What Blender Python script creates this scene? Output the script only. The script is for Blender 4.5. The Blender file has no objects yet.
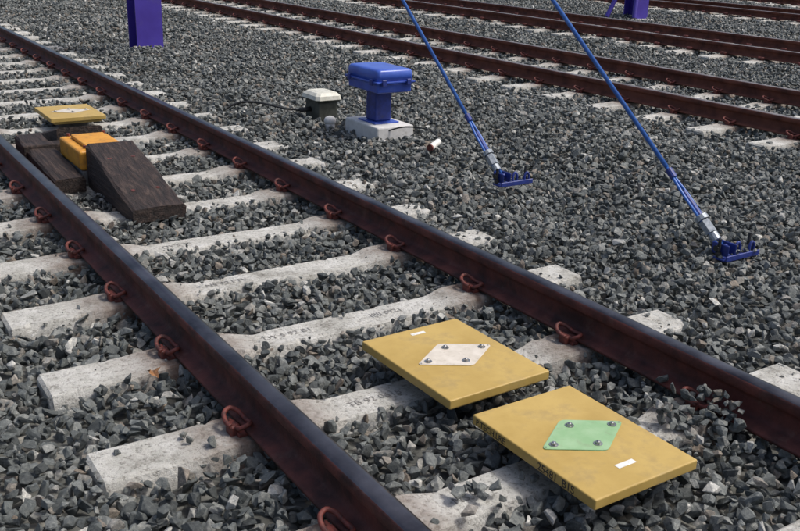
import bpy, bmesh, math, random
import numpy as np
from mathutils import Vector, Matrix, noise as mnoise
random.seed(7); rng=np.random.default_rng(11)
S=bpy.context.scene
COL=S.collection

# ------------------------------------------------------------------ helpers
def newmat(name):
    m=bpy.data.materials.new(name); m.use_nodes=True
    nt=m.node_tree; b=nt.nodes['Principled BSDF']
    return m,nt,b
def N(nt,t,**kw):
    n=nt.nodes.new(t)
    for k,v in kw.items(): setattr(n,k,v)
    return n
def ramp(nt,stops,interp='LINEAR'):
    r=N(nt,'ShaderNodeValToRGB'); cr=r.color_ramp; cr.interpolation=interp
    while len(cr.elements)<len(stops): cr.elements.new(0.5)
    for e,(p,c) in zip(cr.elements,stops):
        e.position=p; e.color=(c[0],c[1],c[2],1)
    return r
def noise(nt,scale,detail=4,rough=0.55,vec=None):
    n=N(nt,'ShaderNodeTexNoise'); n.inputs['Scale'].default_value=scale
    n.inputs['Detail'].default_value=detail; n.inputs['Roughness'].default_value=rough
    if vec is not None: nt.links.new(vec,n.inputs['Vector'])
    return n
def simple(name,c1,c2,scale=12,rough=0.6,metal=0,bump=0.15,bscale=60,spec=0.5,lo=0.35,hi=0.65,dist=0.004,dirt=None,dscale=7,dlo=0.55,dhi=0.72,damt=0.8):
    m,nt,b=newmat(name)
    tc=N(nt,'ShaderNodeTexCoord'); v=tc.outputs['Object']
    n=noise(nt,scale,6,0.6,v); r=ramp(nt,[(lo,c1),(hi,c2)])
    nt.links.new(n.outputs['Fac'],r.inputs['Fac']); src=r.outputs['Color']
    if dirt is not None:
        nd=noise(nt,dscale,8,0.7,v); dr=ramp(nt,[(dlo,(0,0,0)),(dhi,(damt,damt,damt))]); nt.links.new(nd.outputs['Fac'],dr.inputs['Fac'])
        mx=N(nt,'ShaderNodeMix',data_type='RGBA'); nt.links.new(dr.outputs['Color'],mx.inputs[0]); nt.links.new(src,mx.inputs[6]); mx.inputs[7].default_value=(*dirt,1); src=mx.outputs[2]
    nt.links.new(src,b.inputs['Base Color'])
    b.inputs['Roughness'].default_value=rough; b.inputs['Metallic'].default_value=metal
    b.inputs['Specular IOR Level'].default_value=spec
    n2=noise(nt,bscale,5,0.6,v); bp=N(nt,'ShaderNodeBump'); bp.inputs['Strength'].default_value=bump; bp.inputs['Distance'].default_value=dist
    nt.links.new(n2.outputs['Fac'],bp.inputs['Height']); nt.links.new(bp.outputs['Normal'],b.inputs['Normal'])
    return m
def obj(name,me,mat=None,parent=None,loc=None):
    o=bpy.data.objects.new(name,me); COL.objects.link(o)
    if mat is not None:
        for mm in (mat if isinstance(mat,(list,tuple)) else [mat]): me.materials.append(mm)
    if parent is not None: o.parent=parent
    if loc is not None: o.location=loc
    return o
def empty(name,loc=(0,0,0)):
    e=bpy.data.objects.new(name,None); e.empty_display_size=0.2; COL.objects.link(e); e.location=loc; return e
def bmobj(name,bm,mat,parent=None,smooth=False,loc=None):
    bmesh.ops.recalc_face_normals(bm,faces=bm.faces)
    me=bpy.data.meshes.new(name); bm.to_mesh(me); bm.free()
    if smooth:
        for p in me.polygons: p.use_smooth=True
    return obj(name,me,mat,parent,loc)
def addbox(bm,x0,x1,y0,y1,z0,z1,bev=0.0,seg=2,M=None):
    b=bmesh.new()
    vs=[b.verts.new((x,y,z)) for x in (x0,x1) for y in (y0,y1) for z in (z0,z1)]
    for f in ((0,1,3,2),(4,6,7,5),(0,4,5,1),(2,3,7,6),(0,2,6,4),(1,5,7,3)): b.faces.new([vs[i] for i in f])
    bmesh.ops.recalc_face_normals(b,faces=b.faces)
    if bev>0: bmesh.ops.bevel(b,geom=b.edges[:],offset=bev,segments=seg,profile=0.5,affect='EDGES')
    if M is not None: b.transform(M)
    t=bpy.data.meshes.new('t'); b.to_mesh(t); b.free(); bm.from_mesh(t); bpy.data.meshes.remove(t)
def box(name,x0,x1,y0,y1,z0,z1,mat,parent=None,bev=0.0,seg=2,M=None):
    bm=bmesh.new(); addbox(bm,x0,x1,y0,y1,z0,z1,bev,seg,M); return bmobj(name,bm,mat,parent)
def addcyl(bm,p0,p1,r0,r1=None,n=14):
    if r1 is None: r1=r0
    p0=Vector(p0);p1=Vector(p1); d=(p1-p0); L=d.length
    q=d.to_track_quat('Z','Y').to_matrix().to_4x4()
    bmesh.ops.create_cone(bm,cap_ends=True,cap_tris=False,segments=n,radius1=r0,radius2=r1,depth=L,matrix=Matrix.Translation((p0+p1)/2)@q)
def tube(bm,pts,r,n=8,cyc=False):
    pts=[Vector(p) for p in pts]; rings=[]
    for i,p in enumerate(pts):
        a=pts[max(i-1,0)]; c=pts[min(i+1,len(pts)-1)]
        d=(c-a).normalized()
        q=d.to_track_quat('Z','Y').to_matrix()
        if i>0:
            x=prev-d*prev.dot(d); x.normalize()
        else: x=q@Vector((1,0,0))
        prev=x; y=d.cross(x)
        rings.append([bm.verts.new(p+x*math.cos(2*math.pi*k/n)*r+y*math.sin(2*math.pi*k/n)*r) for k in range(n)])
    for a,b in zip(rings,rings[1:]):
        for k in range(n): bm.faces.new((a[k],a[(k+1)%n],b[(k+1)%n],b[k])).smooth=True
    bm.faces.new(rings[0][::-1]); bm.faces.new(rings[-1])
def spline(cps,n=6):
    P=[Vector(c) for c in cps]; P=[P[0]*2-P[1]]+P+[P[-1]*2-P[-2]]; out=[]
    for i in range(1,len(P)-2):
        for k in range(n):
            t=k/n; a,b,c,d=P[i-1],P[i],P[i+1],P[i+2]
            out.append(0.5*((2*b)+(c-a)*t+(2*a-5*b+4*c-d)*t*t+(3*b-a-3*c+d)*t**3))
    out.append(P[-2]); return out
def prism(name,outline,z0,z1,mat,parent=None,bev=0):
    bm=bmesh.new(); lo=[bm.verts.new((x,y,z0)) for x,y in outline]; hi=[bm.verts.new((x,y,z1)) for x,y in outline]
    n=len(outline); bm.faces.new(lo[::-1]); bm.faces.new(hi)
    for i in range(n): bm.faces.new((lo[i],lo[(i+1)%n],hi[(i+1)%n],hi[i]))
    bmesh.ops.recalc_face_normals(bm,faces=bm.faces)
    if bev: bmesh.ops.bevel(bm,geom=bm.edges[:],offset=bev,segments=2,affect='EDGES')
    return bmobj(name,bm,mat,parent)
def text(name,body,size,M,mat,parent):
    c=bpy.data.curves.new(name,'FONT'); c.body=body; c.size=size; c.extrude=0.0004; c.align_x='LEFT'
    o=bpy.data.objects.new(name,c); COL.objects.link(o); c.materials.append(mat)
    o.parent=parent; o.matrix_local=M
    return o

# ------------------------------------------------------------------ materials
m_stone,nt,b=newmat('ballast_stone_mat')
oi=N(nt,'ShaderNodeObjectInfo'); tc=N(nt,'ShaderNodeTexCoord')
r1=ramp(nt,[(0.0,(0.045,0.051,0.052)),(0.20,(0.080,0.089,0.088)),(0.45,(0.122,0.133,0.130)),(0.66,(0.168,0.178,0.171)),(0.84,(0.225,0.230,0.217)),(0.92,(0.19,0.155,0.122)),(0.96,(0.32,0.318,0.30)),(1.0,(0.48,0.475,0.445))])
nt.links.new(oi.outputs['Random'],r1.inputs['Fac'])
off=N(nt,'ShaderNodeVectorMath',operation='ADD'); sc=N(nt,'ShaderNodeVectorMath',operation='SCALE')
nt.links.new(oi.outputs['Location'],sc.inputs[0]); sc.inputs['Scale'].default_value=37.0
nt.links.new(tc.outputs['Object'],off.inputs[0]); nt.links.new(sc.outputs[0],off.inputs[1])
n1=noise(nt,2.4,5,0.75,off.outputs[0])
rr=ramp(nt,[(0.28,(0.34,0.35,0.36)),(0.44,(0.85,0.86,0.86)),(0.57,(1.15,1.14,1.11)),(0.72,(2.1,2.05,1.95))]); nt.links.new(n1.outputs['Fac'],rr.inputs['Fac'])
mx=N(nt,'ShaderNodeMix',data_type='RGBA',blend_type='MULTIPLY'); mx.inputs[0].default_value=1
nt.links.new(r1.outputs['Color'],mx.inputs[6]); nt.links.new(rr.outputs['Color'],mx.inputs[7])
nt.links.new(mx.outputs[2],b.inputs['Base Color']); b.inputs['Roughness'].default_value=0.68
b.inputs['Specular IOR Level'].default_value=0.4
bp=N(nt,'ShaderNodeBump'); bp.inputs['Strength'].default_value=0.8; bp.inputs['Distance'].default_value=0.007
nt.links.new(n1.outputs['Fac'],bp.inputs['Height']); nt.links.new(bp.outputs['Normal'],b.inputs['Normal'])

m_ground,nt,b=newmat('ground_mat')
tc=N(nt,'ShaderNodeTexCoord'); vo=N(nt,'ShaderNodeTexVoronoi'); vo.inputs['Scale'].default_value=20
nt.links.new(tc.outputs['Object'],vo.inputs['Vector'])
cr=ramp(nt,[(0,(0.05,0.052,0.048)),(0.6,(0.11,0.112,0.10)),(1,(0.24,0.23,0.20))]); sep=N(nt,'ShaderNodeSeparateColor')
nt.links.new(vo.outputs['Color'],sep.inputs[0]); nt.links.new(sep.outputs[0],cr.inputs['Fac'])
nt.links.new(cr.outputs['Color'],b.inputs['Base Color']); b.inputs['Roughness'].default_value=0.9
bp=N(nt,'ShaderNodeBump'); bp.inputs['Strength'].default_value=1; bp.inputs['Distance'].default_value=0.03; bp.invert=True
nt.links.new(vo.outputs['Distance'],bp.inputs['Height']); nt.links.new(bp.outputs['Normal'],b.inputs['Normal'])

# concrete sleeper
m_conc,nt,b=newmat('sleeper_concrete')
tc=N(nt,'ShaderNodeTexCoord'); v=tc.outputs['Object']
n1=noise(nt,6,8,0.75,v); c1=ramp(nt,[(0.30,(0.22,0.21,0.18)),(0.43,(0.42,0.41,0.37)),(0.55,(0.53,0.52,0.48)),(0.72,(0.66,0.655,0.62))]); nt.links.new(n1.outputs['Fac'],c1.inputs['Fac'])
n2=noise(nt,60,5,0.75,v); c2=ramp(nt,[(0.36,(0.35,0.34,0.32)),(0.49,(1,1,1))]); nt.links.new(n2.outputs['Fac'],c2.inputs['Fac'])
mx=N(nt,'ShaderNodeMix',data_type='RGBA',blend_type='MULTIPLY'); mx.inputs[0].default_value=0.8
nt.links.new(c1.outputs['Color'],mx.inputs[6]); nt.links.new(c2.outputs['Color'],mx.inputs[7])
sx=N(nt,'ShaderNodeSeparateXYZ'); nt.links.new(v,sx.inputs[0])
ab=N(nt,'ShaderNodeMath',operation='ABSOLUTE'); nt.links.new(sx.outputs[0],ab.inputs[0])
su=N(nt,'ShaderNodeMath',operation='SUBTRACT'); nt.links.new(ab.outputs[0],su.inputs[0]); su.inputs[1].default_value=0.75
ab2=N(nt,'ShaderNodeMath',operation='ABSOLUTE'); nt.links.new(su.outputs[0],ab2.inputs[0])
mr=N(nt,'ShaderNodeMapRange'); mr.inputs['From Min'].default_value=0.09; mr.inputs['From Max'].default_value=0.32; mr.inputs['To Min'].default_value=1.0; mr.inputs['To Max'].default_value=0.0
nt.links.new(ab2.outputs[0],mr.inputs['Value'])
n3=noise(nt,14,5,0.6,v); mu=N(nt,'ShaderNodeMath',operation='MULTIPLY'); nt.links.new(mr.outputs[0],mu.inputs[0]); nt.links.new(n3.outputs['Fac'],mu.inputs[1])
mu2=N(nt,'ShaderNodeMath',operation='MULTIPLY'); mu2.use_clamp=True; nt.links.new(mu.outputs[0],mu2.inputs[0]); mu2.inputs[1].default_value=1.6
mx3=N(nt,'ShaderNodeMix',data_type='RGBA'); nt.links.new(mu2.outputs[0],mx3.inputs[0]); nt.links.new(mx.outputs[2],mx3.inputs[6]); mx3.inputs[7].default_value=(0.14,0.09,0.065,1)
nt.links.new(mx3.outputs[2],b.inputs['Base Color']); b.inputs['Roughness'].default_value=0.88
bp=N(nt,'ShaderNodeBump'); bp.inputs['Strength'].default_value=1.0; bp.inputs['Distance'].default_value=0.008
nt.links.new(n2.outputs['Fac'],bp.inputs['Height']); nt.links.new(bp.outputs['Normal'],b.inputs['Normal'])

m_rust=simple('rail_rust',(0.034,0.012,0.011),(0.120,0.034,0.027),scale=9,rough=0.7,bump=0.6,bscale=90,spec=0.35,dirt=(0.14,0.09,0.07),dscale=14,dlo=0.56,dhi=0.75,damt=0.55)
m_rail=simple('rail_head_steel',(0.045,0.042,0.050),(0.15,0.14,0.15),scale=5,rough=0.30,metal=0.85,bump=0.08,bscale=30)
m_rail2=simple('rail_head_worn',(0.20,0.17,0.16),(0.34,0.30,0.28),scale=5,rough=0.4,metal=0.6,bump=0.05,bscale=30)
m_rust2=simple('rail_rust_brown',(0.07,0.026,0.019),(0.17,0.060,0.040),scale=6,rough=0.8,bump=0.4,bscale=90,spec=0.25)
m_clip=simple('clip_rust',(0.045,0.014,0.012),(0.19,0.042,0.030),scale=40,rough=0.65,bump=0.4,bscale=200)
m_yel=simple('balise_yellow',(0.40,0.265,0.065),(0.50,0.345,0.10),scale=5,rough=0.48,bump=0.15,bscale=80,dist=0.002,dirt=(0.22,0.16,0.08),dscale=9,dlo=0.52,dhi=0.80,damt=0.65)
m_green=simple('diamond_green',(0.24,0.41,0.20),(0.32,0.48,0.27),scale=14,rough=0.4,bump=0.05,dirt=(0.25,0.27,0.17),dscale=20,damt=0.6)
m_cream=simple('diamond_cream',(0.56,0.50,0.41),(0.68,0.62,0.53),scale=20,rough=0.35,bump=0.05,dirt=(0.33,0.27,0.18),dscale=25,damt=0.7)
m_label=simple('label_white',(0.66,0.65,0.60),(0.76,0.75,0.70),rough=0.5,dirt=(0.35,0.32,0.25),dscale=40)
m_steel=simple('bolt_steel',(0.25,0.25,0.25),(0.5,0.5,0.49),scale=60,rough=0.35,metal=0.9)
m_galv=simple('galvanised_steel',(0.22,0.25,0.28),(0.38,0.41,0.44),scale=60,rough=0.5,metal=0.4)
m_black=simple('black_paint',(0.012,0.012,0.012),(0.03,0.03,0.03),rough=0.6)
m_grey=simple('bracket_grey',(0.10,0.10,0.10),(0.18,0.17,0.16),rough=0.7)
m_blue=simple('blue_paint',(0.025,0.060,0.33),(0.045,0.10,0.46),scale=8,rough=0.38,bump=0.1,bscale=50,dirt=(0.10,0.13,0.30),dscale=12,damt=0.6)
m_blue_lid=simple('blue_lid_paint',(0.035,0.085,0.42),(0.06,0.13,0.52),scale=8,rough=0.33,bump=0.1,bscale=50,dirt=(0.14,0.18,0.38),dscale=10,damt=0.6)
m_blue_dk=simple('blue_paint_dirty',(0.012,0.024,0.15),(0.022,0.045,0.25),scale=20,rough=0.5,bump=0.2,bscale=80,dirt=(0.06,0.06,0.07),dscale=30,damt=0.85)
m_blue_rod=simple('blue_rod_paint',(0.028,0.11,0.40),(0.05,0.16,0.50),scale=8,rough=0.38,bump=0.1,bscale=50)
m_violet=simple('violet_paint',(0.055,0.030,0.28),(0.070,0.045,0.36),scale=3,rough=0.45,bump=0.1,dirt=(0.10,0.08,0.22),dscale=5,damt=0.4)
m_base=simple('footing_concrete',(0.50,0.49,0.47),(0.68,0.67,0.65),scale=10,rough=0.85,bump=0.3,dirt=(0.28,0.26,0.22),dscale=10,damt=0.6)
m_orange=simple('magnet_orange',(0.56,0.235,0.02),(0.68,0.33,0.035),scale=10,rough=0.5,bump=0.1,dirt=(0.22,0.12,0.04),dscale=18,dlo=0.52,damt=0.7)
m_creambox=simple('box_cream',(0.52,0.51,0.43),(0.66,0.65,0.57),scale=16,rough=0.5,bump=0.1,dirt=(0.2,0.18,0.12),dscale=25,damt=0.6)
m_dark=simple('box_dark',(0.03,0.033,0.026),(0.07,0.075,0.06),scale=16,rough=0.6)
m_ink=simple('stamp_ink',(0.14,0.135,0.125),(0.34,0.33,0.31),scale=90,rough=0.9)
m_leaf=simple('dry_leaf',(0.24,0.12,0.05),(0.36,0.18,0.08),scale=60,rough=0.7)
m_wood,nt,b=newmat('creosoted_wood')
tc=N(nt,'ShaderNodeTexCoord'); mp=N(nt,'ShaderNodeMapping'); mp.inputs['Scale'].default_value=(24,1.6,24)
nt.links.new(tc.outputs['Object'],mp.inputs['Vector'])
n1=noise(nt,1.6,8,0.7,mp.outputs[0]); c=ramp(nt,[(0.34,(0.008,0.006,0.005)),(0.52,(0.030,0.018,0.014)),(0.68,(0.085,0.056,0.042)),(0.8,(0.20,0.14,0.105))])
nt.links.new(n1.outputs['Fac'],c.inputs['Fac']); nt.links.new(c.outputs['Color'],b.inputs['Base Color'])
b.inputs['Roughness'].default_value=0.7
bp=N(nt,'ShaderNodeBump'); bp.inputs['Strength'].default_value=1.0; bp.inputs['Distance'].default_value=0.02
nt.links.new(n1.outputs['Fac'],bp.inputs['Height']); nt.links.new(bp.outputs['Normal'],b.inputs['Normal'])

# ------------------------------------------------------------------ layout
PITCH=0.68; Y0=2.575-PITCH*7
TRK=[1.907,8.20,13.05,20.3,26.0]
G=0.75

def lump(x,y):
    z=0.030*np.sin(1.7*x+0.6*y+0.5)*np.sin(0.9*y-0.7*x)+0.022*np.sin(3.1*x-2.0*y+1.0)+0.014*np.sin(5.1*y+2.2*x)
    return z
def trackd(x):
    d=np.full(np.shape(x),99.0)
    for c in TRK: d=np.minimum(d,np.abs(x-c))
    return d
def hgt(x,y):
    """mean height of the top of the ballast"""
    d=trackd(x)
    w=np.clip((d-1.20)/0.5,0,1)
    return -0.020*(1-w)+w*(lump(x,y)*1.8-0.005)+(1-w)*0.008*np.sin(4.3*x+1.1*y)*np.sin(2.7*y)

gx=np.concatenate([[-600,-200,-60,-20],np.arange(-8,32,0.4),[40,60,120,300,800]])
gy=np.concatenate([[-600,-200,-60,-20],np.arange(-4,40,0.4),[50,80,150,400,900]])
X,Y=np.meshgrid(gx,gy,indexing='ij'); Z=hgt(X,Y)-0.066
bm=bmesh.new(); vv=[[bm.verts.new((X[i,j],Y[i,j],Z[i,j])) for j in range(len(gy))] for i in range(len(gx))]
for i in range(len(gx)-1):
    for j in range(len(gy)-1): bm.faces.new((vv[i][j],vv[i+1][j],vv[i+1][j+1],vv[i][j+1]))
bmobj('ground',bm,m_ground,smooth=True)

# ------------------------------------------------------------------ tracks
prof=[(-.070,.012),(.070,.012),(.070,.022),(.062,.026),(.022,.036),(.011,.046),(.0085,.062),(.0085,.100),(.013,.116),(.031,.124),(.035,.130),(.0355,.156),(.031,.165),(.022,.1695),(.010,.1715),(-.010,.1715),(-.022,.1695),(-.031,.165),(-.0355,.156),(-.035,.130),(-.031,.124),(-.013,.116),(-.0085,.100),(-.0085,.062),(-.011,.046),(-.022,.036),(-.062,.026),(-.070,.022)]
def rail(parent,x,mats,y0=-4,y1=110):
    bm=bmesh.new(); ys=[y0,0,3,6,10,16,25,40,70,y1]
    R=[[bm.verts.new((x+px,y,pz)) for px,pz in prof] for y in ys]
    n=len(prof)
    for a,c in zip(R,R[1:]):
        for k in range(n):
            f=bm.faces.new((a[k],a[(k+1)%n],c[(k+1)%n],c[k])); f.smooth=True
            if k in (12,13,14,15,16): f.material_index=1
    return bmobj('rail',bm,list(mats),parent)
def sections(step):
    us=list(np.arange(-1.30,1.301,step)); us=[-1.312]+us+[1.312]; out=[]
    for u in us:
        a=abs(u)
        t=min(max((a-0.44)/0.13,0),1); t=t*t*(3-2*t)
        zt=-0.020*(1-t)
        if a>0.92: zt=-0.007*min((a-0.92)/0.08,1)
        w=0.085+0.017*t
        if a>1.305: zt-=0.012; w-=0.012
        out.append((u,w,zt))
    return out
SECF=sections(0.026); SECC=sections(0.13)
def add_sleeper(bm,yc,fine):
    rot=random.uniform(-1,1)*0.006; dy=random.uniform(-1,1)*0.010; dz=random.uniform(-1,0)*0.008
    sd=random.uniform(0,100); rings=[]
    for u,w,zt in (SECF if fine else SECC):
        def j(k,s):
            v=mnoise.noise((u*9+sd,k*7.3,0))+0.6*mnoise.noise((u*28+sd,k*7.3,3))
            return v*s
        chipL=max(0,mnoise.noise((u*14+sd,50,0))-0.28)*0.05; chipR=max(0,mnoise.noise((u*14+sd,80,0))-0.28)*0.05
        pts=[(-w-.05,-.2),(-w-.010,zt-.030),(-w+j(1,.003)+chipL*.5,zt-.007-chipL+j(2,.002)),(-w+.009+j(3,.003)+chipL,zt+j(7,.0012)),(-w*.3,zt+j(9,.0015)),(w*.3,zt+j(10,.0015)),(w-.009+j(4,.003)-chipR,zt+j(8,.0012)),(w+j(5,.003)-chipR*.5,zt-.007-chipR+j(6,.002)),(w+.010,zt-.030),(w+.05,-.2)]
        rings.append([bm.verts.new((u,yc+dy+rot*u*3+p,z+dz)) for p,z in pts])
    for a,c in zip(rings,rings[1:]):
        for k in range(9): bm.faces.new((a[k],a[k+1],c[k+1],c[k]))
    bm.faces.new(rings[0][::-1]); bm.faces.new(rings[-1])
    return dy,dz
clipP=spline([(0.094,-0.042,0.028),(0.094,0.026,0.026),(0.087,0.052,0.036),(0.066,0.058,0.045),(0.050,0.038,0.040),(0.052,0.0,0.038),(0.062,-0.038,0.052),(0.084,-0.056,0.060),(0.110,-0.044,0.052),(0.118,-0.010,0.038),(0.113,0.020,0.032)],4)
def add_clip(bm,xr,side,yc):
    s=side; jy=random.uniform(-.004,.004)
    tube(bm,[(xr+s*p.x,yc+s*p.y+jy,p.z) for p in clipP],0.0085,7)
    addbox(bm,xr+s*0.098-0.018,xr+s*0.098+0.018,yc-0.024,yc+0.024,-0.01,0.034,0.006,1)
    addbox(bm,xr+s*0.078-0.018,xr+s*0.078+0.018,yc-0.045,yc+0.045,-0.006,0.012,0.003,1)
SH=[]
for ti,cx in enumerate(TRK):
    T=empty('railway_track',(cx,0,0))
    near=ti==0
    mats=(m_rust,m_rail) if near else (m_rust2,m_rail2)
    rail(T,-G,mats); rail(T,G,mats)
    bs=bmesh.new(); bc=bmesh.new(); ph=0 if near else (0.25,0.1,0.4,0.3)[ti-1]
    for k in range(100 if ti<3 else 80):
        y=Y0+ph+k*PITCH
        q=add_sleeper(bs,y,near and k<22)
        if near: SH.append(q)
        if y<(30 if near else 22):
            for xr in (-G,G):
                for s in (-1,1):
                    if ti<2: add_clip(bc,xr,s,y)
                    else: addbox(bc,xr+s*0.09-0.03,xr+s*0.09+0.03,y-0.05,y+0.05,0,0.045,0.01,1)
    bmobj('sleepers',bs,m_conc,T); bmobj('rail_clips',bc,m_clip,T,smooth=False)
    if near:
        for k,u,tx in ((8,-0.42,'DY 5 92 B1'),(8,0.10,'||||| 0921'),(9,-0.40,'NS 90 FTV'),(10,-0.38,'DY 5 92'),(7,-0.40,'TB 92 0618'),(7,0.33,'B1-92'),(6,-0.43,'NS 90'),(6,0.3,'92 FTV'),(11,-0.3,'DY 92')):
            y=Y0+k*PITCH+SH[k][0]
            text('sleeper_mark',tx,0.048,Matrix.Translation((u,y-0.018,-0.0180+SH[k][1])) ,m_ink,T)

# ------------------------------------------------------------------ balises
def diamond(cx,cy,ax,ay,r=0.02):
    tips=[(cx-ax,cy),(cx,cy-ay),(cx+ax,cy),(cx,cy+ay)]; out=[]
    for i in range(4):
        p=Vector(tips[i]); a=Vector(tips[i-1]); c=Vector(tips[(i+1)%4])
        pa=p+(a-p).normalized()*r; pc=p+(c-p).normalized()*r
        for t in (0,0.33,0.66,1): out.append(tuple(pa*(1-t)**2+p*2*t*(1-t)+pc*t*t))
    return out
def balise(x0,x1,y0,y1,dm,rot=0,tilt=0):
    cx,cy=(x0+x1)/2,(y0+y1)/2
    B=empty('balise',(cx,cy,0)); B.rotation_euler=(0,tilt,rot)
    w,h=(x1-x0)/2,(y1-y0)/2
    box('cover',-w,w,-h,h,0.054,0.090,m_yel,B,0.005,3)
    box('body',-w+.03,w-.03,-h+.03,h-.03,0.032,0.0525,m_yel,B,0.004)
    box('mount',-0.12,0.12,-0.10,0.10,-0.03,0.031,m_grey,B,0.004)
    prism('diamond_plate',diamond(0.01,0.0,0.178,0.112),0.0903,0.0933,dm,B,0.001)
    bb=bmesh.new()
    for px,py in ((-0.118,0),(0.138,0),(0.01,0.066),(0.01,-0.066)):
        bmesh.ops.create_cone(bb,cap_ends=True,segments=20,radius1=0.015,radius2=0.015,depth=0.002,matrix=Matrix.Translation((px,py,0.0944)))
        bmesh.ops.create_cone(bb,cap_ends=True,segments=6,radius1=0.0100,radius2=0.0092,depth=0.006,matrix=Matrix.Translation((px,py,0.0986))@Matrix.Rotation(random.random(),4,'Z'))
        bmesh.ops.create_cone(bb,cap_ends=True,segments=12,radius1=0.006,radius2=0.003,depth=0.003,matrix=Matrix.Translation((px,py,0.1032)))
    for px,py in ((-0.150,0.0),(0.170,0.0)):
        bmesh.ops.create_cone(bb,cap_ends=True,segments=12,radius1=0.0035,radius2=0.0035,depth=0.001,matrix=Matrix.Translation((px,py,0.0938)))
    bmobj('bolts',bb,m_steel,B)
    return B
b1=balise(1.735,2.172,1.56,2.14,m_green)
b2=balise(1.718,2.182,2.258,2.832,m_cream,rot=0.02)
b3=balise(1.725,2.175,7.82,8.40,m_cream)
box('label',-0.035,0.040,-0.203,-0.182,0.0903,0.0910,m_label,b1)
box('label',-0.03,0.035,0.228,0.246,0.0903,0.0910,m_label,b2)
R=Matrix(((0,0,-1,0),(-1,0,0,0),(0,1,0,0),(0,0,0,1)))
text('edge_text','25481  B1S',0.036,Matrix.Translation((-0.2190,-0.04,0.060))@R,m_black,b1)
text('edge_text','P.TECH.LRE',0.030,Matrix.Translation((-0.2190,0.27,0.062))@R,m_black,b1)

# ------------------------------------------------------------------ track magnet with wooden ramps
W=empty('track_magnet_with_wooden_ramps',(1.68,6.3,0))
def wedge(name,x0,x1,ya,za,yb,zb,zbot=-0.02):
    bm=bmesh.new(); n=10
    sec=[]
    for i in range(n+1):
        t=i/n; y=ya+(yb-ya)*t; z=za+(zb-za)*t
        j=lambda s:random.uniform(-s,s)
        sec.append([bm.verts.new(p) for p in ((x0+j(.005),y,zbot),(x0+j(.006),y,z-0.014),(x0+.014,y,z+j(.005)),((x0+x1)/2,y,z+.004+j(.004)),(x1-.014,y,z+j(.005)),(x1+j(.006),y,z-.014),(x1,y,zbot))])
    for a,c in zip(sec,sec[1:]):
        for k in range(7): bm.faces.new((a[k],a[(k+1)%7],c[(k+1)%7],c[k]))
    bm.faces.new(sec[0]); bm.faces.new(sec[-1][::-1])
    return bmobj(name,bm,m_wood,W)
wedge('front_ramp',-0.160,0.155,-1.23,0.060,-0.32,0.262)
wedge('rear_ramp',-0.165,0.150,0.42,0.235,1.15,0.05)
wedge('side_ramp',-0.40,-0.205,-0.42,0.075,0.70,0.150)
box('cross_beam',-0.42,0.20,0.30,0.415,-0.03,0.15,m_wood,W,0.01)
box('magnet',-0.20,0.13,-0.300,0.22,0.085,0.215,m_orange,W,0.018,3)
box('magnet_cap',-0.14,0.08,-0.22,0.14,0.2155,0.24,m_orange,W,0.008,2)
box('magnet_foot',-0.19,0.16,-0.29,0.28,-0.02,0.084,m_grey,W,0.01)
bb=bmesh.new()
for px,py in ((-0.14,-0.22),(0.10,-0.22),(-0.14,0.2),(0.10,0.2)): addcyl(bb,(px,py,0.21),(px,py,0.235),0.014,n=6)
for py,pz in ((-1.0,0.115),(-0.55,0.212)):
    for px in (-0.08,0.07): addcyl(bb,(px,py,pz-0.02),(px,py-0.002,pz+0.002),0.013,n=10)
bmobj('bolts',bb,m_clip,W)

# ------------------------------------------------------------------ junction boxes
J=empty('junction_box',(4.17,6.68,0))
box('footing',-0.175,0.185,-0.27,0.27,-0.08,0.085,m_base,J,0.012)
box('base_plate',-0.12,0.12,-0.14,0.14,0.0855,0.097,m_blue,J,0.003)
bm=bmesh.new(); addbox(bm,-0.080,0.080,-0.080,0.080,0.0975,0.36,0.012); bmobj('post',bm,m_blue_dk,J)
bm=bmesh.new()
addbox(bm,-0.165,0.170,-0.240,0.240,0.36,0.44,0.014,3)
bmobj('housing',bm,m_blue,J)
box('flange',-0.185,0.190,-0.265,0.265,0.4405,0.458,m_blue,J,0.005)
bm=bmesh.new(); lv=[]
for z,ins in ((0.4585,0.010),(0.51,0.012),(0.536,0.016),(0.548,0.026),(0.553,0.045),(0.554,0.09)):
    hx,hy,rad=0.185-ins,0.262-ins,0.028; ring=[]
    for sx_,sy_,a0 in ((1,1,0),(-1,1,90),(-1,-1,180),(1,-1,270)):
        for k in range(5):
            a=math.radians(a0+22.5*k); ring.append(bm.verts.new((sx_*(hx-rad)+rad*math.cos(a)+0.003,sy_*(hy-rad)+rad*math.sin(a),z)))
    lv.append(ring)
for a,c in zip(lv,lv[1:]):
    for k in range(20): bm.faces.new((a[k],a[(k+1)%20],c[(k+1)%20],c[k]))
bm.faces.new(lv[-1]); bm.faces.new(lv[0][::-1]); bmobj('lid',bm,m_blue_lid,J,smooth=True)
bm=bmesh.new()
for py in (-0.18,0.18): addbox(bm,-0.20,-0.186,py-0.02,py+0.02,0.425,0.475,0.003,1)
for px in (-0.12,0.12): addbox(bm,px-0.02,px+0.02,-0.281,-0.266,0.425,0.475,0.003,1)
bmobj('latches',bm,m_blue_dk,J)

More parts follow.
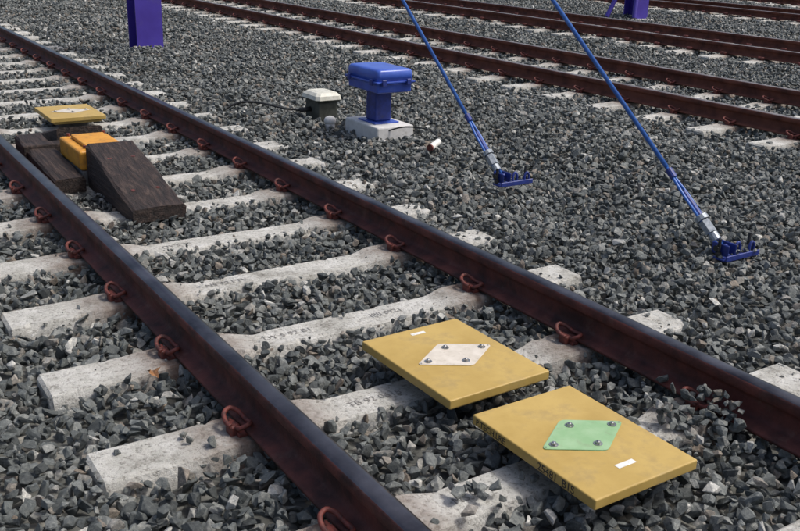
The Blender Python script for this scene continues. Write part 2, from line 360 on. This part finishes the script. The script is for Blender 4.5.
K=empty('cable_box',(4.07,7.52,0))
box('body',-0.10,0.10,-0.13,0.13,-0.05,0.14,m_dark,K,0.015)
box('collar',-0.12,0.12,-0.15,0.15,0.1405,0.160,m_dark,K,0.006)
bm=bmesh.new(); lv=[]
for z,ins in ((0.1605,-0.005),(0.195,0.004),(0.220,0.030),(0.228,0.06)):
    hx,hy=0.130-ins,0.160-ins; c_=0.03
    lv.append([bm.verts.new(p+(z,)) for p in ((hx,-hy+c_),(hx,hy-c_),(hx-c_,hy),(-hx+c_,hy),(-hx,hy-c_),(-hx,-hy+c_),(-hx+c_,-hy),(hx-c_,-hy))])
for a,c in zip(lv,lv[1:]):
    for k in range(8): bm.faces.new((a[k],a[(k+1)%8],c[(k+1)%8],c[k]))
bm.faces.new(lv[-1]); bm.faces.new(lv[0][::-1]); bmobj('cap',bm,m_creambox,K)
bm=bmesh.new(); addcyl(bm,(-0.10,0.02,0.06),(-0.20,0.05,0.05),0.022); tube(bm,spline([(-0.19,0.05,0.05),(-0.32,0.16,0.06),(-0.45,0.40,0.08),(-0.60,0.55,0.06),(-0.8,0.6,-0.05)]),0.010)
bmobj('cable',bm,m_black,K,smooth=True)

bm=bmesh.new(); bmesh.ops.create_uvsphere(bm,u_segments=16,v_segments=10,radius=0.055,matrix=Matrix.Translation((3.93,7.10,0.03))@Matrix.Diagonal((1,1,0.8,1)))
addcyl(bm,(3.93,7.10,-0.06),(3.93,7.10,0.03),0.045)
bmobj('survey_marker',bm,m_base,smooth=True)
P=empty('pipe_stub',(4.13,5.78,0.05)); P.rotation_euler=(0,0,-0.9)
bm=bmesh.new(); addcyl(bm,(-0.01,-0.07,0.0),(0.01,0.07,0.02),0.026,n=18); bmobj('pipe',bm,m_label,P)
bm=bmesh.new(); addcyl(bm,(-0.013,-0.082,-0.001),(-0.010,-0.070,0.0),0.028,n=18); bmobj('end_ring',bm,m_clip,P)
bm=bmesh.new(); tube(bm,spline([(0.01,0.07,0.02),(-0.05,0.2,0.05),(-0.2,0.38,0.05),(-0.40,0.40,0.04),(-0.6,0.35,-0.03)]),0.006); bmobj('lead',bm,m_black,P,smooth=True)

# ------------------------------------------------------------------ masts
def mast(x,y,h,w=0.34,brace=False):
    Mm=empty('catenary_mast',(x,y,0)); bm=bmesh.new(); t=0.02
    addbox(bm,-w/2,w/2,-w/2,-w/2+t,-0.1,h); addbox(bm,-w/2,w/2,w/2-t,w/2,-0.1,h); addbox(bm,-t/2,t/2,-w/2+t+.001,w/2-t-.001,-0.1,h)
    bmobj('h_beam',bm,m_violet,Mm)
    box('footing',-w*.8,w*.8,-w*.8,w*.8,-0.3,-0.03,m_conc,Mm,0.02)
    if brace:
        bm=bmesh.new(); addcyl(bm,(-0.75,0.15,0.0),(0,0.0,1.6),0.05); addcyl(bm,(-0.35,-0.3,0.0),(0,0,1.6),0.05); bmobj('braces',bm,m_violet,Mm)
    return Mm
mast(4.16,12.72,8.0,0.36)
mast(16.4,15.3,8.0,0.38,True)

def guy(x,y0,slope,ytop):
    Gd=empty('guy_rod',(x,y0,0))
    L=Vector((0.0,1.0,slope)).normalized()
    top=(ytop-y0)/L.y
    bm=bmesh.new(); addcyl(bm,L*0.62,L*top,0.0130,n=12); bmobj('rod',bm,m_blue_rod,Gd,smooth=True)
    bm=bmesh.new()
    for s in (-1,1):
        tube(bm,[Vector((s*0.018,0,0))+L*0.05,Vector((s*0.018,0,0))+L*0.42,Vector((s*0.010,0,0))+L*0.52,L*0.62],0.0085,10)
    bmobj('fork',bm,m_blue_rod,Gd,smooth=True)
    bm=bmesh.new(); addcyl(bm,L*0.15,L*0.23,0.033,n=6); addcyl(bm,L*0.235,L*0.265,0.040,0.036,n=12); addcyl(bm,L*0.10,L*0.145,0.028,n=12)
    bmobj('turnbuckle',bm,m_galv,Gd)
    bm=bmesh.new(); addcyl(bm,L*0.27,L*0.44,0.018,0.014,n=12); addcyl(bm,L*0.54,L*0.60,0.021,n=12); bmobj('sleeve',bm,m_blue_dk,Gd)
    bm=bmesh.new()
    addbox(bm,-0.06,0.22,-0.045,-0.037,-0.02,0.012,0.003,1)
    addbox(bm,-0.06,0.22,-0.036,0.05,-0.022,-0.010,0.003,1)
    addbox(bm,-0.036,-0.026,-0.03,0.08,0.0,0.065,0.004,1)
    addbox(bm,0.026,0.036,-0.03,0.08,0.0,0.065,0.004,1)
    addcyl(bm,(-0.055,0.03,0.04),(0.055,0.03,0.04),0.013,n=12)
    for px,py in ((0.11,0.02),(0.19,-0.01)):
        tube(bm,spline([(px-0.018,py,-0.01),(px-0.018,py,0.030),(px,py,0.052),(px+0.018,py,0.030),(px+0.018,py,-0.01)],4),0.008,8)
    bmobj('anchor',bm,m_blue_dk,Gd)
    bm=bmesh.new(); addcyl(bm,(-0.065,0.03,0.04),(-0.055,0.03,0.04),0.018,n=6); addcyl(bm,(0.055,0.03,0.04),(0.065,0.03,0.04),0.018,n=6)
    for px in (-0.05,0.20): addcyl(bm,(px,0.02,-0.008),(px,0.02,0.095),0.009,n=8); addcyl(bm,(px,0.02,0.0),(px,0.02,0.018),0.018,n=6)
    bmobj('anchor_bolts',bm,m_black,Gd)
    return Gd
guy(3.97,4.72,0.83,12.5).location.z=0.025
guy(4.10,2.97,0.785,12.5).location.z=0.015

# dry leaf
bm=bmesh.new(); out=[]; lx,ly=0.97,3.11
for k in range(14):
    a=2*math.pi*k/14; r=0.020*(1+0.4*math.cos(5*a)); out.append(bm.verts.new((lx+r*math.cos(a),ly+r*1.3*math.sin(a),0.012+0.012*math.cos(2*a)+random.uniform(0,.006))))
c=bm.verts.new((lx,ly,0.006))
for k in range(14): bm.faces.new((out[k],out[(k+1)%14],c))
bmobj('dry_leaf',bm,m_leaf)

# ------------------------------------------------------------------ ballast stones
stones=bpy.data.collections.new('ballast_stones')
NV=32
for i in range(NV):
    bm=bmesh.new(); e=(1.0,random.uniform(0.52,0.92),random.uniform(0.42,0.78))
    for k in range(random.randint(9,15)):
        v=Vector((random.gauss(0,1),random.gauss(0,1),random.gauss(0,1))).normalized()
        rr_=random.uniform(0.78,1.12); bm.verts.new((v.x*e[0]*rr_,v.y*e[1]*rr_,v.z*e[2]*rr_))
    bmesh.ops.convex_hull(bm,input=bm.verts[:])
    loose=[v for v in bm.verts if not v.link_faces]; bmesh.ops.delete(bm,geom=loose,context='VERTS')
    bmesh.ops.dissolve_limit(bm,angle_limit=math.radians(8),verts=bm.verts[:],edges=bm.edges[:])
    bmesh.ops.bevel(bm,geom=bm.edges[:],offset=0.03,segments=1,affect='EDGES')
    bmesh.ops.triangulate(bm,faces=bm.faces[:])
    bmesh.ops.recalc_face_normals(bm,faces=bm.faces)
    me=bpy.data.meshes.new('ballast_stone'); bm.to_mesh(me); bm.free(); me.materials.append(m_stone)
    o=bpy.data.objects.new('ballast_stone',me); stones.objects.link(o)

fw=np.array([0.5212,0.7838]); fw/=np.linalg.norm(fw)
pts=[];rad=[]
def layer(sp,rmin,rmax,dz,jz,d0,d1,prob=1.0):
    x=np.arange(-3,34,sp); y=np.arange(-1,36,sp)
    X,Y=np.meshgrid(x,y); X=X.ravel(); Y=Y.ravel()
    d=np.hypot(X,Y); k=(d>=d0)&(d<d1)
    ang=np.degrees(np.arccos(np.clip((X*fw[0]+Y*fw[1])/np.maximum(d,1e-6),-1,1)))
    k&=(ang<np.where(d<4,70,np.where(d<8,42,33)))
    X=X[k];Y=Y[k]
    X=X+rng.uniform(-.5,.5,X.size)*sp; Y=Y+rng.uniform(-.5,.5,X.size)*sp
    r=rmin+(rmax-rmin)*rng.beta(1.4,2.6,X.size)
    Z=hgt(X,Y)+dz+rng.uniform(-jz,jz,X.size)
    keep=rng.random(X.size)<prob
    edge=0.014*np.sin(7*X+3*Y)+0.012*np.sin(19*X-11*Y)
    for ti,cx in enumerate(TRK):
        u=np.abs(X-cx); ph=0 if ti==0 else (0.25,0.1,0.4,0.3)[ti-1]
        q=(Y-Y0-ph+PITCH/2)%PITCH-PITCH/2
        wid=np.where(u>0.5,0.086,0.070)
        inside=(u<1.30+r*0.4)&(np.abs(q)<wid+edge+r*0.50)
        if ti>0: inside&=((u>0.5)&(u<1.13))|(rng.random(X.size)<0.3)
        if ti==0: inside&=~((X-cx>1.06)&(rng.random(X.size)<0.55+0.4*((X-cx)>1.18)))
        keep&=~inside
        nr=np.abs(u-G)<0.075+r
        Z=np.where(nr,np.minimum(Z,0.008-r*0.6),Z)
        nc=(np.abs(u-G)<0.13+r)&(np.abs(q)<0.14)
        Z=np.where(nc,np.minimum(Z,-0.005-r*0.3),Z)
    X=X[keep];Y=Y[keep];Z=Z[keep];r=r[keep]
    pts.append(np.stack([X,Y,Z-r*0.35],1)); rad.append(r)
layer(0.046,0.026,0.048,-0.026,0.012,0,8)
layer(0.056,0.021,0.050,0.002,0.018,0,8,0.80)
layer(0.050,0.009,0.022,0.006,0.018,0,6,0.40)
layer(0.055,0.027,0.045,-0.020,0.014,8,15)
layer(0.070,0.025,0.048,0.004,0.018,8,15,0.75)
layer(0.082,0.038,0.056,-0.016,0.016,15,34)
layer(0.11,0.030,0.052,0.006,0.016,15,34,0.6)
def stray(x,y,z,r): pts.append(np.array([[x,y,z]])); rad.append(np.array([r]))
for (x,y,n,s) in ((2.40,1.90,26,0.09),(0.88,2.58,4,0.10),(1.52,1.85,7,0.06),(2.50,1.45,10,0.12),(1.62,1.86,6,0.06)):
    for i in range(n):
        dx,dy=random.gauss(0,s),random.gauss(0,s*0.8); rr_=random.uniform(0.018,0.036)
        if x+dx>2.657-0.12: continue
        zz=max(0,0.055*(1-math.hypot(dx,dy)/(2*s))) if n>10 else 0.0
        stray(x+dx,y+dy,rr_*0.5+zz*random.random(),rr_)
for i in range(150):
    k=random.randint(4,18); stray(1.907+random.uniform(-1.25,1.2),Y0+k*PITCH+random.choice((-1,1))*random.uniform(.0,.09),0.0,random.uniform(0.005,0.020))
Pn=np.concatenate(pts); Rn=np.concatenate(rad)
for cx in TRK:
    for s in (-G,G):
        bad=(np.abs(Pn[:,0]-cx-s)<0.075)&(Pn[:,2]+Rn*0.5>0.02)
        Pn=Pn[~bad]; Rn=Rn[~bad]
for x0,x1,y0,y1 in ((1.52,1.84,5.05,7.5),(1.26,1.52,5.85,7.2),(3.99,4.36,6.41,6.96),(3.95,4.19,7.38,7.66),(1.74,2.17,1.57,2.13),(1.73,2.17,2.27,2.82)):
    bad=(Pn[:,0]>x0)&(Pn[:,0]<x1)&(Pn[:,1]>y0)&(Pn[:,1]<y1)&(Pn[:,2]+Rn>0.035)
    Pn=Pn[~bad]; Rn=Rn[~bad]
# heap of stones lying against the web of the right-hand rail
hp=[];hr=[]
for lev,(cnt,xa,xb,zz) in enumerate(((34,2.36,2.60,0.010),(26,2.43,2.61,0.042),(15,2.50,2.615,0.072),(6,2.55,2.615,0.098))):
    for i in range(cnt):
        r_=random.uniform(0.018,0.034); hp.append((random.uniform(xa,xb-(r_-0.018)),random.gauss(1.80,0.10-0.015*lev),zz+random.uniform(-.006,.006))); hr.append(r_)
Pn=np.concatenate([Pn,np.array(hp)]); Rn=np.concatenate([Rn,np.array(hr)])
n=len(Pn); print('stones',n)
me=bpy.data.meshes.new('ballast_gravel'); me.vertices.add(n); me.vertices.foreach_set('co',Pn.astype(np.float32).ravel())
a=me.attributes.new('rot','FLOAT_VECTOR','POINT')
rot=np.stack([rng.normal(0,0.6,n),rng.normal(0,0.6,n),rng.uniform(0,6.283,n)],1)
a.data.foreach_set('vector',rot.astype(np.float32).ravel())
a=me.attributes.new('scl','FLOAT','POINT'); a.data.foreach_set('value',Rn.astype(np.float32))
a=me.attributes.new('pick','INT','POINT'); a.data.foreach_set('value',rng.integers(0,NV,n).astype(np.int32))
bo=obj('ballast_gravel',me)
ng=bpy.data.node_groups.new('ballast_scatter','GeometryNodeTree')
ng.interface.new_socket('Geometry',in_out='INPUT',socket_type='NodeSocketGeometry'); ng.interface.new_socket('Geometry',in_out='OUTPUT',socket_type='NodeSocketGeometry')
gi=ng.nodes.new('NodeGroupInput'); go=ng.nodes.new('NodeGroupOutput')
ci=ng.nodes.new('GeometryNodeCollectionInfo'); ci.inputs['Collection'].default_value=stones; ci.inputs['Separate Children'].default_value=True; ci.inputs['Reset Children'].default_value=True
ip=ng.nodes.new('GeometryNodeInstanceOnPoints'); ip.inputs['Pick Instance'].default_value=True
def na(nm,dt):
    q=ng.nodes.new('GeometryNodeInputNamedAttribute'); q.data_type=dt; q.inputs['Name'].default_value=nm
    return [o_ for o_ in q.outputs if o_.enabled and o_.name=='Attribute'][0]
L=ng.links.new
L(gi.outputs[0],ip.inputs['Points']); L(ci.outputs[0],ip.inputs['Instance'])
L(na('pick','INT'),ip.inputs['Instance Index']); L(na('rot','FLOAT_VECTOR'),ip.inputs['Rotation']); L(na('scl','FLOAT'),ip.inputs['Scale'])
L(ip.outputs[0],go.inputs[0])
md=bo.modifiers.new('scatter','NODES'); md.node_group=ng

# ------------------------------------------------------------------ light
sdir=Vector((0.60,-0.38,1.15)).normalized()
sun=bpy.data.lights.new('sun','SUN'); sun.energy=2.3; sun.angle=math.radians(9); sun.color=(1,0.985,0.96)
so=bpy.data.objects.new('sun',sun); COL.objects.link(so); so.rotation_euler=sdir.to_track_quat('Z','Y').to_euler(); so.location=(0,0,20)
w=bpy.data.worlds.new('World'); S.world=w; w.use_nodes=True; nt=w.node_tree
sk=nt.nodes.new('ShaderNodeTexSky'); sk.sky_type='NISHITA'; sk.sun_disc=False
sk.sun_elevation=math.asin(sdir.z); sk.sun_rotation=math.atan2(sdir.x,sdir.y); sk.air_density=1.0; sk.dust_density=5.0; sk.ozone_density=1.0
bg=nt.nodes['Background']; bg.inputs['Strength'].default_value=0.15; nt.links.new(sk.outputs[0],bg.inputs['Color'])
S.view_settings.view_transform='Standard'; S.view_settings.look='None'; S.view_settings.exposure=0

# ------------------------------------------------------------------ camera
cam=bpy.data.cameras.new('camera'); cam.sensor_width=36; cam.lens=922/800*36; cam.clip_end=2000; cam.clip_start=0.05
co=bpy.data.objects.new('camera',cam); COL.objects.link(co)
co.matrix_world=Matrix(((0.8384,0.1594,-0.5212,0),(-0.5441,0.2992,-0.7838,0),(0.0310,0.9407,0.3376,1.595),(0,0,0,1)))
S.camera=co
